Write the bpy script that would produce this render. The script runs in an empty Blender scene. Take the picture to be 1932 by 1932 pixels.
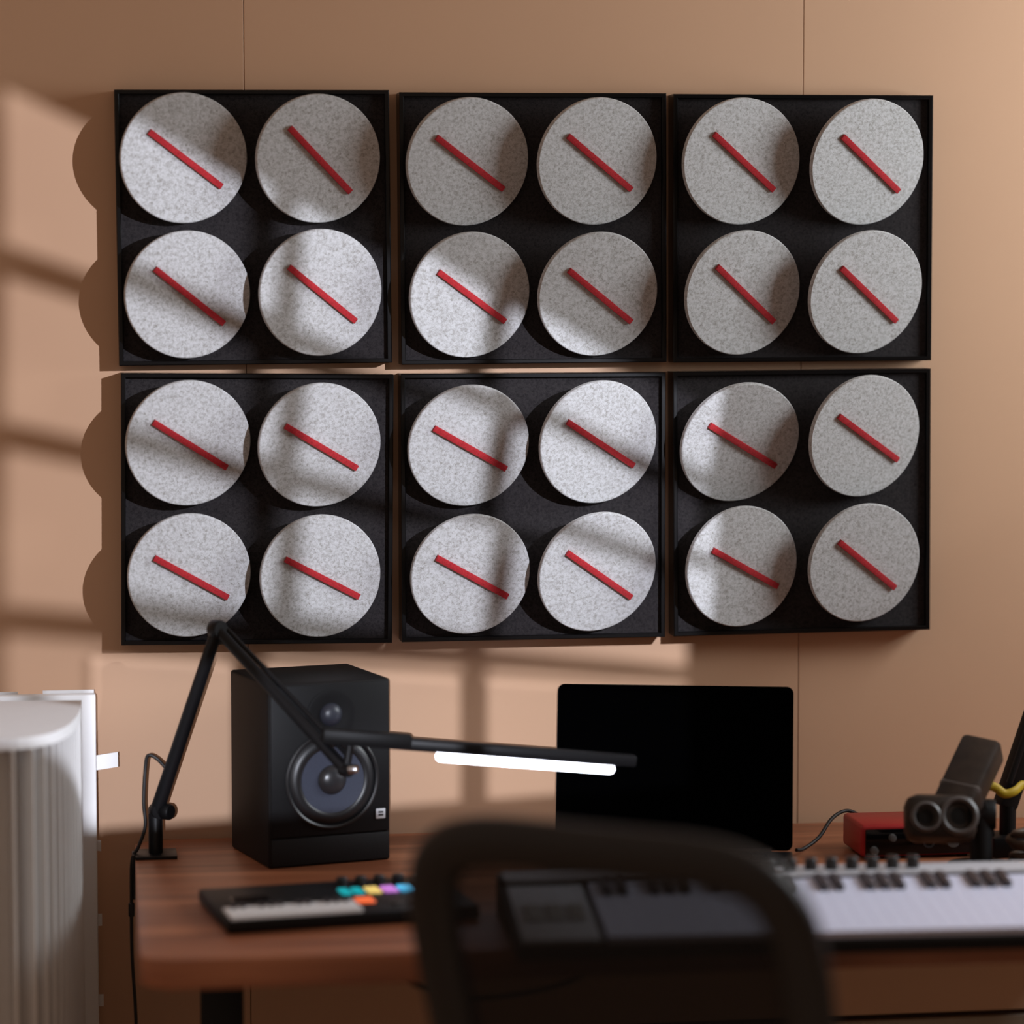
import bpy, bmesh, math, random
from mathutils import Vector, Matrix, Quaternion
random.seed(7)
scene = bpy.context.scene
C = scene.collection
R = math.radians

# ------------------------------------------------------------------ camera
LENS_PX = 5500.0                      # focal length for a 1932 px wide frame
YAW = math.atan(LENS_PX / 36700.0)    # the wall runs away slightly to the right
PITCH = math.atan(446.0 / LENS_PX)    # looking slightly down
CAM = Vector((0.0, -4.34, 1.56))
cd = bpy.data.cameras.new('camera')
cd.sensor_width = 36.0
cd.lens = 36.0 * LENS_PX / 1932.0
cd.clip_start = 0.05
cd.dof.use_dof = True
cd.dof.focus_distance = 4.325
cd.dof.aperture_fstop = 1.25
cd.dof.aperture_blades = 0
cam = bpy.data.objects.new('camera', cd); C.objects.link(cam)
fwd = Vector((math.sin(YAW)*math.cos(PITCH), math.cos(YAW)*math.cos(PITCH), -math.sin(PITCH)))
rgt = Vector((math.cos(YAW), -math.sin(YAW), 0)); upv = rgt.cross(fwd)
M = Matrix((rgt, upv, -fwd)).transposed().to_4x4(); M.translation = CAM
cam.matrix_world = M
scene.camera = cam

# ------------------------------------------------------------------ world, exposure, large lights
w = bpy.data.worlds.new('room_ambient'); scene.world = w; w.use_nodes = True
bg = w.node_tree.nodes['Background']
bg.inputs[0].default_value = (1.0, 0.72, 0.56, 1); bg.inputs[1].default_value = 0.29
vs = scene.view_settings
vs.view_transform = 'Standard'; vs.look = 'None'; vs.gamma = 1.0; vs.exposure = 0.0; vs.use_curve_mapping = False

WIN = dict(x=2.5, y0=-1.22, y1=-0.32, z0=1.45, z1=2.45)       # unseen window, added in the right-hand wall for soft side light
al = bpy.data.lights.new('added_side_light', 'AREA'); al.shape = 'RECTANGLE'
al.size = WIN['z1']-WIN['z0']; al.size_y = WIN['y1']-WIN['y0']
al.energy = 47; al.color = (0.93, 1.0, 1.05)  # area light added to supply the soft light from the right
alo = bpy.data.objects.new('added_side_light', al); C.objects.link(alo)
alo.location = (WIN['x']+0.1, (WIN['y0']+WIN['y1'])/2, (WIN['z0']+WIN['z1'])/2)
alo.rotation_euler = (0, R(90), 0)

# two hard little lamps, the second added for the lower panes, each shining through a board with window-shaped cut-outs
BEAMS = [dict(pos=Vector((1.586, -2.125, 1.903)), aim=Vector((0.45, 0.0, 1.28)), watt=235, g=0.50, r=0.0042, cone=62),
         dict(pos=Vector((-0.19, -5.72, 1.755)), aim=Vector((0.55, 0.0, 0.90)), watt=930, g=0.90, r=0.0022, cone=17)]  # added lamp behind the viewer, keeps object shadows hidden in the lower panes
for B in BEAMS:
    sl = bpy.data.lights.new('beam_lamp', 'SPOT'); sl.energy = B['watt']; sl.color = (0.91, 0.955, 1.09)
    sl.shadow_soft_size = B['r']; sl.spot_size = R(B['cone']); sl.spot_blend = 0.05
    slo = bpy.data.objects.new('beam_lamp', sl); C.objects.link(slo)
    slo.location = B['pos']; slo.rotation_euler = (B['aim']-B['pos']).to_track_quat('-Z', 'Y').to_euler()

# ------------------------------------------------------------------ material helpers
def newmat(name):
    m = bpy.data.materials.new(name); m.use_nodes = True
    nt = m.node_tree; b = nt.nodes['Principled BSDF']
    return m, nt, b
def plain(name, col, rough=0.5, metal=0.0, spec=0.5, grain=0.0, gscale=60.0, bump=0.0, emit=None, estr=0.0, coat=0.0):
    m, nt, b = newmat(name)
    b.inputs['Roughness'].default_value = rough; b.inputs['Metallic'].default_value = metal
    b.inputs['Specular IOR Level'].default_value = spec
    b.inputs['Coat Weight'].default_value = coat
    if emit:
        b.inputs['Emission Color'].default_value = (*emit, 1); b.inputs['Emission Strength'].default_value = estr
    tc = nt.nodes.new('ShaderNodeTexCoord')
    nz = nt.nodes.new('ShaderNodeTexNoise'); nz.inputs['Scale'].default_value = gscale; nz.inputs['Detail'].default_value = 4
    nt.links.new(tc.outputs['Object'], nz.inputs['Vector'])
    mx = nt.nodes.new('ShaderNodeMix'); mx.data_type = 'RGBA'
    mx.inputs['A'].default_value = (*[c*(1-grain) for c in col], 1)
    mx.inputs['B'].default_value = (*[min(1, c*(1+grain)) for c in col], 1)
    nt.links.new(nz.outputs['Fac'], mx.inputs['Factor'])
    nt.links.new(mx.outputs['Result'], b.inputs['Base Color'])
    if bump:
        bp = nt.nodes.new('ShaderNodeBump'); bp.inputs['Strength'].default_value = bump; bp.inputs['Distance'].default_value = 0.001
        nt.links.new(nz.outputs['Fac'], bp.inputs['Height']); nt.links.new(bp.outputs['Normal'], b.inputs['Normal'])
    return m
def felt(name, dark, light, s1=210.0, s2=1000.0, rough=0.95):
    """mottled wool felt: cloudy tufts plus short fibres"""
    m, nt, b = newmat(name); N = nt.nodes; L = nt.links
    b.inputs['Roughness'].default_value = rough; b.inputs['Specular IOR Level'].default_value = 0.15
    b.inputs['Sheen Weight'].default_value = 0.15
    tc = N.new('ShaderNodeTexCoord'); oi = N.new('ShaderNodeObjectInfo')
    ad = N.new('ShaderNodeVectorMath'); ad.operation = 'ADD'
    sc = N.new('ShaderNodeVectorMath'); sc.operation = 'SCALE'; sc.inputs['Scale'].default_value = 7.0
    cx = N.new('ShaderNodeCombineXYZ')
    for i in range(3): L.new(oi.outputs['Random'], cx.inputs[i])
    L.new(cx.outputs[0], sc.inputs[0]); L.new(tc.outputs['Object'], ad.inputs[0]); L.new(sc.outputs[0], ad.inputs[1])
    a = N.new('ShaderNodeTexNoise'); a.inputs['Scale'].default_value = s1; a.inputs['Detail'].default_value = 3; a.inputs['Distortion'].default_value = 0.6
    c = N.new('ShaderNodeTexNoise'); c.inputs['Scale'].default_value = s2; c.inputs['Detail'].default_value = 4; c.inputs['Distortion'].default_value = 1.2
    L.new(ad.outputs[0], a.inputs['Vector']); L.new(ad.outputs[0], c.inputs['Vector'])
    mx = N.new('ShaderNodeMix'); mx.inputs['Factor'].default_value = 0.55
    L.new(a.outputs['Fac'], mx.inputs['A']); L.new(c.outputs['Fac'], mx.inputs['B'])
    cr = N.new('ShaderNodeValToRGB'); e = cr.color_ramp.elements
    e[0].position = 0.34; e[0].color = (*dark, 1); e[1].position = 0.56; e[1].color = (*light, 1)
    L.new(mx.outputs['Result'], cr.inputs['Fac']); L.new(cr.outputs['Color'], b.inputs['Base Color'])
    bp = N.new('ShaderNodeBump'); bp.inputs['Strength'].default_value = 0.25; bp.inputs['Distance'].default_value = 0.0008
    L.new(c.outputs['Fac'], bp.inputs['Height']); L.new(bp.outputs['Normal'], b.inputs['Normal'])
    return m
def wood(name):
    m, nt, b = newmat(name); N = nt.nodes; L = nt.links
    b.inputs['Roughness'].default_value = 0.42
    tc = N.new('ShaderNodeTexCoord'); mp = N.new('ShaderNodeMapping'); mp.inputs['Scale'].default_value = (0.8, 13, 13)
    L.new(tc.outputs['Object'], mp.inputs['Vector'])
    nz = N.new('ShaderNodeTexNoise'); nz.inputs['Scale'].default_value = 2.2; nz.inputs['Detail'].default_value = 7; nz.inputs['Distortion'].default_value = 0.7
    L.new(mp.outputs[0], nz.inputs['Vector'])
    cr = N.new('ShaderNodeValToRGB'); e = cr.color_ramp.elements
    e[0].position = 0.30; e[0].color = (0.17, 0.055, 0.024, 1)
    e[1].position = 0.72; e[1].color = (0.46, 0.18, 0.085, 1)
    k = e.new(0.5); k.color = (0.31, 0.108, 0.048, 1)
    L.new(nz.outputs['Fac'], cr.inputs['Fac']); L.new(cr.outputs['Color'], b.inputs['Base Color'])
    return m
MAT = {}
MAT['wall'] = plain('tan_painted_board', (0.60, 0.372, 0.235), 0.55, spec=0.25, grain=0.04, gscale=3.0)
MAT['joint'] = plain('dark_board_joint', (0.06, 0.03, 0.02), 0.9)
MAT['wainscot'] = plain('grey_brown_skirting', (0.30, 0.25, 0.19), 0.6, grain=0.05, gscale=9)
MAT['floor'] = plain('pale_oak_floor', (0.58, 0.44, 0.33), 0.6, grain=0.15, gscale=4)
MAT['plaster'] = plain('side_wall_paint', (0.45, 0.32, 0.22), 0.7, grain=0.04, gscale=3)
MAT['felt'] = felt('grey_wool_felt', (0.22, 0.205, 0.18), (0.53, 0.53, 0.535))
MAT['redfelt'] = felt('red_wool_felt', (0.22, 0.009, 0.014), (0.42, 0.025, 0.031), 400, 900)
MAT['backing'] = felt('black_felt_backing', (0.006, 0.005, 0.006), (0.030, 0.026, 0.027), 260, 1100)
MAT['frame'] = plain('black_metal_frame', (0.002, 0.002, 0.0025), 0.28, spec=0.28, grain=0.1)
MAT['peg'] = plain('black_plastic_peg', (0.01, 0.01, 0.01), 0.6)
MAT['wood'] = wood('walnut_desk_veneer')
MAT['black'] = plain('black_plastic', (0.004, 0.004, 0.0045), 0.5, spec=0.22, grain=0.2, gscale=200)
MAT['blackmat'] = plain('matt_black_vinyl', (0.0055, 0.0045, 0.0045), 0.6, spec=0.25, grain=0.25, gscale=400, bump=0.2)
MAT['blackgloss'] = plain('gloss_black', (0.003, 0.003, 0.004), 0.12, spec=0.3)
MAT['screenglass'] = plain('switched_off_screen', (0.0006, 0.0006, 0.0007), 0.6, spec=0.0)
MAT['metal'] = plain('dark_anodised_metal', (0.006, 0.006, 0.007), 0.42, spec=0.25, metal=0.0, grain=0.1)
MAT['steel'] = plain('bright_steel', (0.6, 0.6, 0.62), 0.25, metal=1.0)
MAT['cone'] = plain('blue_grey_woven_cone', (0.045, 0.052, 0.075), 0.3, grain=0.35, gscale=500)
MAT['rubber'] = plain('rubber_surround', (0.008, 0.008, 0.009), 0.38)
MAT['dust'] = plain('dust_cap', (0.02, 0.02, 0.022), 0.3)
MAT['tweeter'] = plain('silk_dome', (0.022, 0.025, 0.036), 0.4)
MAT['badge'] = plain('silver_badge', (0.6, 0.62, 0.65), 0.35)
MAT['led'] = plain('led_diffuser', (0.9, 0.9, 1.0), 0.4, emit=(0.84, 0.86, 1.0), estr=9.0)
MAT['alu'] = plain('silver_aluminium', (0.45, 0.48, 0.52), 0.35, metal=0.8)
MAT['paper'] = plain('white_paper_felt', (0.70, 0.69, 0.68), 0.8, spec=0.2, grain=0.03, gscale=40)
MAT['whitekey'] = plain('white_key', (0.70, 0.74, 0.94), 0.35, grain=0.02)
MAT['sharp'] = plain('dark_key', (0.035, 0.028, 0.035), 0.4)
MAT['kbody'] = plain('pale_keyboard_case', (0.50, 0.51, 0.56), 0.45, grain=0.03)
MAT['knob'] = plain('dark_knob', (0.02, 0.02, 0.022), 0.4)
MAT['greyknob'] = plain('grey_knob', (0.35, 0.34, 0.32), 0.4)
MAT['chairrim'] = plain('dark_grey_chair_plastic', (0.012, 0.0105, 0.0105), 0.45, spec=0.4, grain=0.1)
MAT['dimknob'] = plain('dim_grey_knob', (0.10, 0.10, 0.10), 0.4)
MAT['minikey'] = plain('bright_white_key', (0.88, 0.90, 0.93), 0.4)
MAT['red'] = plain('red_anodised_metal', (0.36, 0.012, 0.014), 0.38, metal=0.15)
MAT['brown'] = plain('worn_brown_black_metal', (0.024, 0.016, 0.012), 0.45, spec=0.3, grain=0.8, gscale=45)
MAT['ring'] = plain('grey_ring', (0.075, 0.065, 0.062), 0.4)
MAT['yellow'] = plain('yellow_webbing', (0.45, 0.30, 0.004), 0.6)
MAT['coil'] = plain('brown_cable', (0.06, 0.036, 0.022), 0.55, grain=0.3)
MAT['whiteplug'] = plain('white_plug', (0.5, 0.53, 0.52), 0.4)
MAT['cable'] = plain('black_cable', (0.008, 0.007, 0.007), 0.5)
for nm, col in (('teal', (0.0, 0.32, 0.36)), ('yellowpad', (0.75, 0.55, 0.16)), ('violet', (0.50, 0.18, 0.62)), ('blue', (0.08, 0.50, 0.85)), ('orange', (0.85, 0.14, 0.04))):
    MAT[nm] = plain('lit_pad_'+nm, col, 0.5, emit=col, estr=0.75)
# woven chair mesh: fine open weave
m, nt, b = newmat('woven_chair_mesh')
b.inputs['Base Color'].default_value = (0.006, 0.006, 0.007, 1); b.inputs['Roughness'].default_value = 0.7
b.inputs['Specular IOR Level'].default_value = 0.2
tcn = nt.nodes.new('ShaderNodeTexCoord'); ck = nt.nodes.new('ShaderNodeTexNoise'); ck.inputs['Scale'].default_value = 900
nt.links.new(tcn.outputs['Object'], ck.inputs['Vector'])
mr = nt.nodes.new('ShaderNodeMapRange'); mr.inputs['From Min'].default_value = 0.3; mr.inputs['From Max'].default_value = 0.7
mr.inputs['To Min'].default_value = 0.86; mr.inputs['To Max'].default_value = 0.98
tr = nt.nodes.new('ShaderNodeBsdfTransparent'); mxs = nt.nodes.new('ShaderNodeMixShader')
nt.links.new(ck.outputs['Fac'], mr.inputs['Value']); nt.links.new(mr.outputs[0], mxs.inputs['Fac'])
nt.links.new(tr.outputs[0], mxs.inputs[1]); nt.links.new(b.outputs[0], mxs.inputs[2])
nt.links.new(mxs.outputs[0], nt.nodes['Material Output'].inputs['Surface'])
MAT['mesh'] = m

# ------------------------------------------------------------------ mesh helpers
def to_mesh(bm, name, mat, smooth=None):
    me = bpy.data.meshes.new(name); bm.normal_update(); bm.to_mesh(me); bm.free()
    me.materials.append(MAT[mat] if isinstance(mat, str) else mat)
    if smooth is not None:
        for p in me.polygons: p.use_smooth = True
        me.set_sharp_from_angle(angle=R(smooth))
    return me
def add(name, me, parent=None, loc=(0,0,0), rot=(0,0,0), label=None):
    o = bpy.data.objects.new(name, me); C.objects.link(o)
    o.parent = parent; o.location = loc
    if isinstance(rot, Quaternion): o.rotation_mode = 'QUATERNION'; o.rotation_quaternion = rot
    else: o.rotation_euler = rot
    if label: o['label'] = label
    return o
def tag(o, label, cat, group=None, kind=None):
    if label: o['label'] = label
    if cat: o['category'] = cat
    if group: o['group'] = group
    if kind: o['kind'] = kind
    return o
def thing(name, label, cat, loc=(0,0,0), rotz=0.0, group=None):
    o = bpy.data.objects.new(name, None); C.objects.link(o)
    o.location = loc; o.rotation_euler = (0,0,rotz); o.empty_display_size = 0.05
    return tag(o, label, cat, group)
def b_box(bm, lo, hi, bevel=0.0, seg=2):
    vs = [bm.verts.new((x,y,z)) for z in (lo[2],hi[2]) for y in (lo[1],hi[1]) for x in (lo[0],hi[0])]
    fs = [(0,2,3,1),(4,5,7,6),(0,1,5,4),(2,6,7,3),(0,4,6,2),(1,3,7,5)]
    F = [bm.faces.new([vs[i] for i in f]) for f in fs]
    if bevel:
        es = list({e for f in F for e in f.edges})
        bmesh.ops.bevel(bm, geom=es, offset=bevel, segments=seg, profile=0.5, affect='EDGES')
def m_box(name, lo, hi, mat, bevel=0.0, seg=2):
    bm = bmesh.new(); b_box(bm, lo, hi, bevel, seg); return to_mesh(bm, name, mat, 40 if bevel else None)
def b_prism(bm, poly, z0, z1):
    lo = [bm.verts.new((x,y,z0)) for x,y in poly]; hi = [bm.verts.new((x,y,z1)) for x,y in poly]
    n = len(poly)
    bm.faces.new(lo[::-1]); bm.faces.new(hi)
    for i in range(n): bm.faces.new((lo[i], lo[(i+1)%n], hi[(i+1)%n], hi[i]))
def b_lathe(bm, prof, seg=48, closed=False):
    """profile of (radius, height) about local z"""
    rings = []
    for r,z in prof:
        if r < 1e-6: rings.append([bm.verts.new((0,0,z))])
        else: rings.append([bm.verts.new((r*math.cos(2*math.pi*k/seg), r*math.sin(2*math.pi*k/seg), z)) for k in range(seg)])
    pairs = list(zip(rings[:-1], rings[1:]))
    if closed: pairs.append((rings[-1], rings[0]))
    for A,B in pairs:
        for k in range(seg):
            k2 = (k+1)%seg
            if len(A)==1 and len(B)==1: continue
            if len(A)==1: bm.faces.new((A[0], B[k], B[k2]))
            elif len(B)==1: bm.faces.new((A[k2], A[k], B[0]))
            else: bm.faces.new((A[k], A[k2], B[k2], B[k]))
    bmesh.ops.recalc_face_normals(bm, faces=bm.faces)
def m_lathe(name, prof, mat, seg=48, closed=False, smooth=40):
    bm = bmesh.new(); b_lathe(bm, prof, seg, closed); return to_mesh(bm, name, mat, smooth)
def spline(pts, n=8):
    P = [Vector(p) for p in pts]; out = []
    for i in range(len(P)-1):
        p0 = P[i-1] if i else P[0]*2-P[1]; p1, p2 = P[i], P[i+1]; p3 = P[i+2] if i+2 < len(P) else P[-1]*2-P[-2]
        for k in range(n):
            t = k/n
            out.append(0.5*((2*p1)+(p2-p0)*t+(2*p0-5*p1+4*p2-p3)*t*t+(3*p1-p0-3*p2+p3)*t**3))
    out.append(P[-1]); return out
def b_tube(bm, pts, rad, seg=10, closed=False, flat=1.0, side=None):
    P = [Vector(p) for p in pts]; n = len(P); rings = []; prev = None
    for i in range(n):
        if closed: t = (P[(i+1)%n]-P[i-1]).normalized()
        else: t = (P[min(i+1,n-1)]-P[max(i-1,0)]).normalized()
        if side is not None: nrm = (Vector(side)-t*Vector(side).dot(t)).normalized()
        elif prev is None:
            a = Vector((0,0,1)) if abs(t.z) < 0.9 else Vector((1,0,0)); nrm = (a-t*a.dot(t)).normalized()
        else: nrm = (prev-t*prev.dot(t)).normalized()
        prev = nrm; bn = t.cross(nrm)
        r = rad[i] if isinstance(rad, (list,tuple)) else rad
        rings.append([bm.verts.new(P[i]+nrm*(math.cos(2*math.pi*k/seg)*r)+bn*(math.sin(2*math.pi*k/seg)*r*flat)) for k in range(seg)])
    for i in range(n if closed else n-1):
        A, B = rings[i], rings[(i+1)%n]
        for k in range(seg): bm.faces.new((A[k], A[(k+1)%seg], B[(k+1)%seg], B[k]))
    if not closed: bm.faces.new(rings[0][::-1]); bm.faces.new(rings[-1])
    bmesh.ops.recalc_face_normals(bm, faces=bm.faces)
def m_tube(name, pts, rad, mat, seg=10, **k):
    bm = bmesh.new(); b_tube(bm, pts, rad, seg, **k); return to_mesh(bm, name, mat, 50)
def b_bar(bm, a, b, wid, thk, up=(0,0,1), bevel=0.0):
    """straight rectangular bar from a to b; thk measured along 'up'"""
    a, b = Vector(a), Vector(b); t = (b-a).normalized(); u = Vector(up); u = (u-t*u.dot(t)).normalized(); s = t.cross(u)
    k = bmesh.new(); L = (b-a).length; b_box(k, (0,-wid/2,-thk/2), (L,wid/2,thk/2), bevel)
    Mx = Matrix((t, -s, u)).transposed().to_4x4(); Mx.translation = a
    k.transform(Mx); tmp = bpy.data.meshes.new('tmp'); k.to_mesh(tmp); k.free(); bm.from_mesh(tmp); bpy.data.meshes.remove(tmp)
    bmesh.ops.recalc_face_normals(bm, faces=bm.faces)
def m_bar(name, a, b, wid, thk, mat, up=(0,0,1), bevel=0.0):
    bm = bmesh.new(); b_bar(bm, a, b, wid, thk, up, bevel); return to_mesh(bm, name, mat, 40)
def rrect(w, h, r, n=6):
    out = []
    for cx,cy,a0 in ((w-r,h-r,0),(r,h-r,90),(r,r,180),(w-r,r,270)):
        for k in range(n+1):
            a = R(a0+90*k/n); out.append((cx+r*math.cos(a), cy+r*math.sin(a)))
    return out

# measured layout of the felt discs: centre (x, z), lean of the face (to the right, up), radius, strip ends on the face
DISCS = {
 'TL': [
  ((0.1604,1.7292),(0.222,-0.113),0.0940,((0.0533,0.0376),(-0.0559,-0.0402))),
  ((0.3551,1.7297),(0.197,-0.114),0.0934,((0.0455,0.0442),(-0.0487,-0.0480))),
  ((0.1640,1.5322),(0.196,-0.102),0.0928,((0.0501,0.0379),(-0.0536,-0.0421))),
  ((0.3574,1.5349),(0.210,-0.118),0.0929,((0.0502,0.0380),(-0.0537,-0.0419))),
 ],
 'TM': [
  ((0.5749,1.7258),(0.229,-0.221),0.0946,((0.0532,0.0365),(-0.0574,-0.0390))),
  ((0.7683,1.7276),(0.221,-0.210),0.0944,((0.0518,0.0377),(-0.0560,-0.0406))),
  ((0.5779,1.5310),(0.229,-0.193),0.0936,((0.0535,0.0356),(-0.0565,-0.0390))),
  ((0.7694,1.5319),(0.180,-0.223),0.0934,((0.0504,0.0372),(-0.0546,-0.0411))),
 ],
 'TR': [
  ((0.9860,1.7292),(0.192,-0.140),0.0941,((0.0491,0.0402),(-0.0537,-0.0419))),
  ((1.1794,1.7287),(0.267,-0.262),0.0954,((0.0513,0.0393),(-0.0580,-0.0426))),
  ((0.9895,1.5336),(0.254,-0.230),0.0946,((0.0500,0.0411),(-0.0550,-0.0436))),
  ((1.1787,1.5341),(0.258,-0.286),0.0952,((0.0504,0.0391),(-0.0577,-0.0441))),
 ],
 'BL': [
  ((0.1631,1.3160),(0.183,-0.126),0.0924,((0.0537,0.0329),(-0.0571,-0.0368))),
  ((0.3549,1.3114),(0.190,-0.175),0.0926,((0.0545,0.0309),(-0.0573,-0.0352))),
  ((0.1630,1.1222),(0.190,-0.103),0.0916,((0.0539,0.0289),(-0.0572,-0.0344))),
  ((0.3551,1.1184),(0.185,-0.086),0.0913,((0.0551,0.0276),(-0.0583,-0.0325))),
 ],
 'BM': [
  ((0.5757,1.3081),(0.159,-0.248),0.0928,((0.0571,0.0299),(-0.0591,-0.0353))),
  ((0.7706,1.3120),(0.243,-0.222),0.0940,((0.0550,0.0336),(-0.0596,-0.0363))),
  ((0.5781,1.1171),(0.162,-0.198),0.0920,((0.0557,0.0293),(-0.0585,-0.0349))),
  ((0.7696,1.1174),(0.233,-0.285),0.0942,((0.0549,0.0351),(-0.0585,-0.0411))),
 ],
 'BR': [
  ((0.9866,1.3093),(0.215,-0.377),0.0957,((0.0574,0.0316),(-0.0632,-0.0378))),
  ((1.1795,1.3176),(0.285,-0.222),0.0942,((0.0524,0.0335),(-0.0606,-0.0374))),
  ((0.9907,1.1229),(0.261,-0.134),0.0925,((0.0535,0.0284),(-0.0609,-0.0322))),
  ((1.1806,1.1255),(0.212,-0.197),0.0924,((0.0485,0.0359),(-0.0542,-0.0401))),
 ],
}
PATCH = [(-0.0989, 1.8329), (0.9183, 1.3633), (0.9212, 0.7811), (-0.1143, 0.7301)]
# panes of the light patch in its own grid (u to the right, v down); the lower panes come from the added second lamp
SPLIT = 0.752
def pane(ua, ub, va, vb): return [(ua,va),(ub,va),(ub,vb),(ua,vb)]
UPPER = [pane(ua, ub, va, vb) for ua, ub in ((-0.28, -0.022), (0.0, 0.205), (0.239, 0.506), (0.552, 1.0)) for va, vb in ((0.0, 0.208), (0.252, 0.444), (0.484, 0.690))]
UPPER += [pane(-0.28, -0.022, 0.732, 1.032), [(0.0,0.732),(0.205,0.732),(0.205,SPLIT),(0.07,SPLIT),(0.07,1.02),(0.0,1.02)], pane(0.239, 0.506, 0.732, SPLIT), pane(0.552, 1.0, 0.732, SPLIT)]
LOWER = [pane(0.070, 0.205, SPLIT, 1.0), pane(0.239, 0.506, SPLIT, 1.0), pane(0.552, 1.0, SPLIT, 1.0)]

# ------------------------------------------------------------------ setting
WALL_T = 0.012
wall = add('wall_back', m_box('wall_back', (-2.6, WALL_T, 0.0), (2.62, 0.12, 2.9), 'joint')); tag(wall, 'tan painted board wall behind the desk', None, kind='structure')
seams = [-2.6, -0.594, 0.2515, 1.0965, 1.942, 2.5]
for a, b_ in zip(seams[:-1], seams[1:]):
    add('wall_board', m_box('wall_board', (a+0.0005, 0.0, 0.41), (b_-0.0005, WALL_T, 2.9), 'wall', 0.0006, 1), wall)
base = add('baseboard_back', m_box('baseboard_back', (-2.6, -0.006, 0.0), (2.495, WALL_T-0.001, 0.402), 'wainscot', 0.002, 1))
tag(base, 'grey brown skirting board along the foot of the wall', None, kind='structure')
fl = add('floor', m_box('floor', (-2.6, -6.6, -0.08), (2.62, 0.12, -0.001), 'floor')); tag(fl, 'pale brown floor under the desk', None, kind='structure')
bm = bmesh.new(); x0, x1 = WIN['x'], WIN['x']+0.12
for lo, hi in (((x0,-6.6,0),(x1,WIN['y0'],2.9)), ((x0,WIN['y1'],0),(x1,0.0,2.9)), ((x0,WIN['y0'],0),(x1,WIN['y1'],WIN['z0'])), ((x0,WIN['y0'],WIN['z1']),(x1,WIN['y1'],2.9))):
    b_box(bm, lo, hi)
wr = add('wall_right', to_mesh(bm, 'wall_right', 'plaster')); tag(wr, 'unseen side wall with the added window', None, kind='structure')
bm = bmesh.new(); t = 0.05
for lo, hi in (((x0-.01,WIN['y0'],WIN['z0']),(x0+.06,WIN['y0']+t,WIN['z1'])), ((x0-.01,WIN['y1']-t,WIN['z0']),(x0+.06,WIN['y1'],WIN['z1'])),
               ((x0-.01,WIN['y0']+t,WIN['z0']),(x0+.06,WIN['y1']-t,WIN['z0']+t)), ((x0-.01,WIN['y0']+t,WIN['z1']-t),(x0+.06,WIN['y1']-t,WIN['z1']))):
    b_box(bm, lo, hi)
wf = add('added_window', to_mesh(bm, 'added_window', 'paper')); tag(wf, 'added white window frame in the unseen side wall', None, kind='structure')

# ------------------------------------------------------------------ beam lamps with cut-out boards: one pair at the right, one added behind the viewer
# pattern of the panes on the wall: corner positions (x, z) of the whole light patch, a plain perspective grid
def homography(q):
    (x0,y0),(x1,y1),(x2,y2),(x3,y3) = q
    dx1,dx2,dx3 = x1-x2, x3-x2, x0-x1+x2-x3; dy1,dy2,dy3 = y1-y2, y3-y2, y0-y1+y2-y3
    den = dx1*dy2-dx2*dy1; g = (dx3*dy2-dx2*dy3)/den; h = (dx1*dy3-dx3*dy1)/den
    a,b_,c = x1-x0+g*x1, x3-x0+h*x3, x0; d,e,f_ = y1-y0+g*y1, y3-y0+h*y3, y0
    return lambda u,v: ((a*u+b_*v+c)/(g*u+h*v+1), (d*u+e*v+f_)/(g*u+h*v+1))
PAT = homography(PATCH)
def cut_board(B, panes, half, lab_board, lab_lamp):
    bd = (B['aim']-B['pos']).normalized(); bs = bd.cross(Vector((0,0,1))).normalized(); bu = bs.cross(bd); g = B['g']; S = B['pos']
    def to_board(u, v):
        x, z = PAT(u, v); d = Vector((x,0,z))-S; p = d*(g/d.dot(bd)); return (p.dot(bs), p.dot(bu))
    cu = bpy.data.curves.new('cut', 'CURVE'); cu.dimensions = '2D'; cu.fill_mode = 'BOTH'; cu.extrude = 0.0006
    def ring(pts):
        s = cu.splines.new('POLY'); s.points.add(len(pts)-1); s.use_cyclic_u = True
        for p, q in zip(s.points, pts): p.co = (q[0], q[1], 0, 1)
    ring([(-half,-half),(half,-half),(half,half),(-half,half)])
    for q in panes: ring([to_board(u,v) for u,v in q])
    co = bpy.data.objects.new('cut', cu); C.objects.link(co)
    dg = bpy.context.evaluated_depsgraph_get(); dg.update()
    me = bpy.data.meshes.new_from_object(co.evaluated_get(dg)); bpy.data.objects.remove(co)
    me.materials.clear(); me.materials.append(MAT['blackmat'])
    bc = S+bd*g
    board = thing('shadow_board', lab_board, 'board', (bc.x, bc.y, 0))
    add('board', me, board, (0,0,bc.z), Matrix((bs, bu, -bd)).transposed().to_quaternion())
    add('pole', m_tube('pole', [(0,0,0.02),(0,0,bc.z-half)], 0.012, 'black', 12), board)
    lamp = thing('beam_lamp', lab_lamp, 'lamp', (S.x, S.y, 0))
    add('housing', m_lathe('housing', [(0,-0.14),(0.06,-0.14),(0.065,-0.10),(0.065,0.02),(0.060,0.02),(0.060,-0.09),(0,-0.09)], 'black', 32), lamp, (0,0,S.z), bd.to_track_quat('Z','Y'))
    add('pole', m_tube('pole', [(0,0,0.02),(0,0,S.z-0.075)], 0.014, 'black', 12), lamp)
    for k in range(3):
        a = R(120*k-100); add('leg', m_tube('leg', [(0,0,0.35),(0.24*math.cos(a),0.24*math.sin(a),0.011)], 0.010, 'black', 8), lamp)
        a = R(120*k+20); add('leg', m_tube('leg', [(0,0,0.35),(0.24*math.cos(a),0.24*math.sin(a),0.011)], 0.010, 'black', 8), board)
cut_board(BEAMS[0], UPPER, 0.36, 'black board with many window panes cut out, on a stand at the right', 'black spotlight on a tripod at the right of the room')
cut_board(BEAMS[1], LOWER, 0.17, 'added black board with three low panes cut out, on a stand behind the viewer', 'added black spotlight on a tripod behind the viewer')

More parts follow.
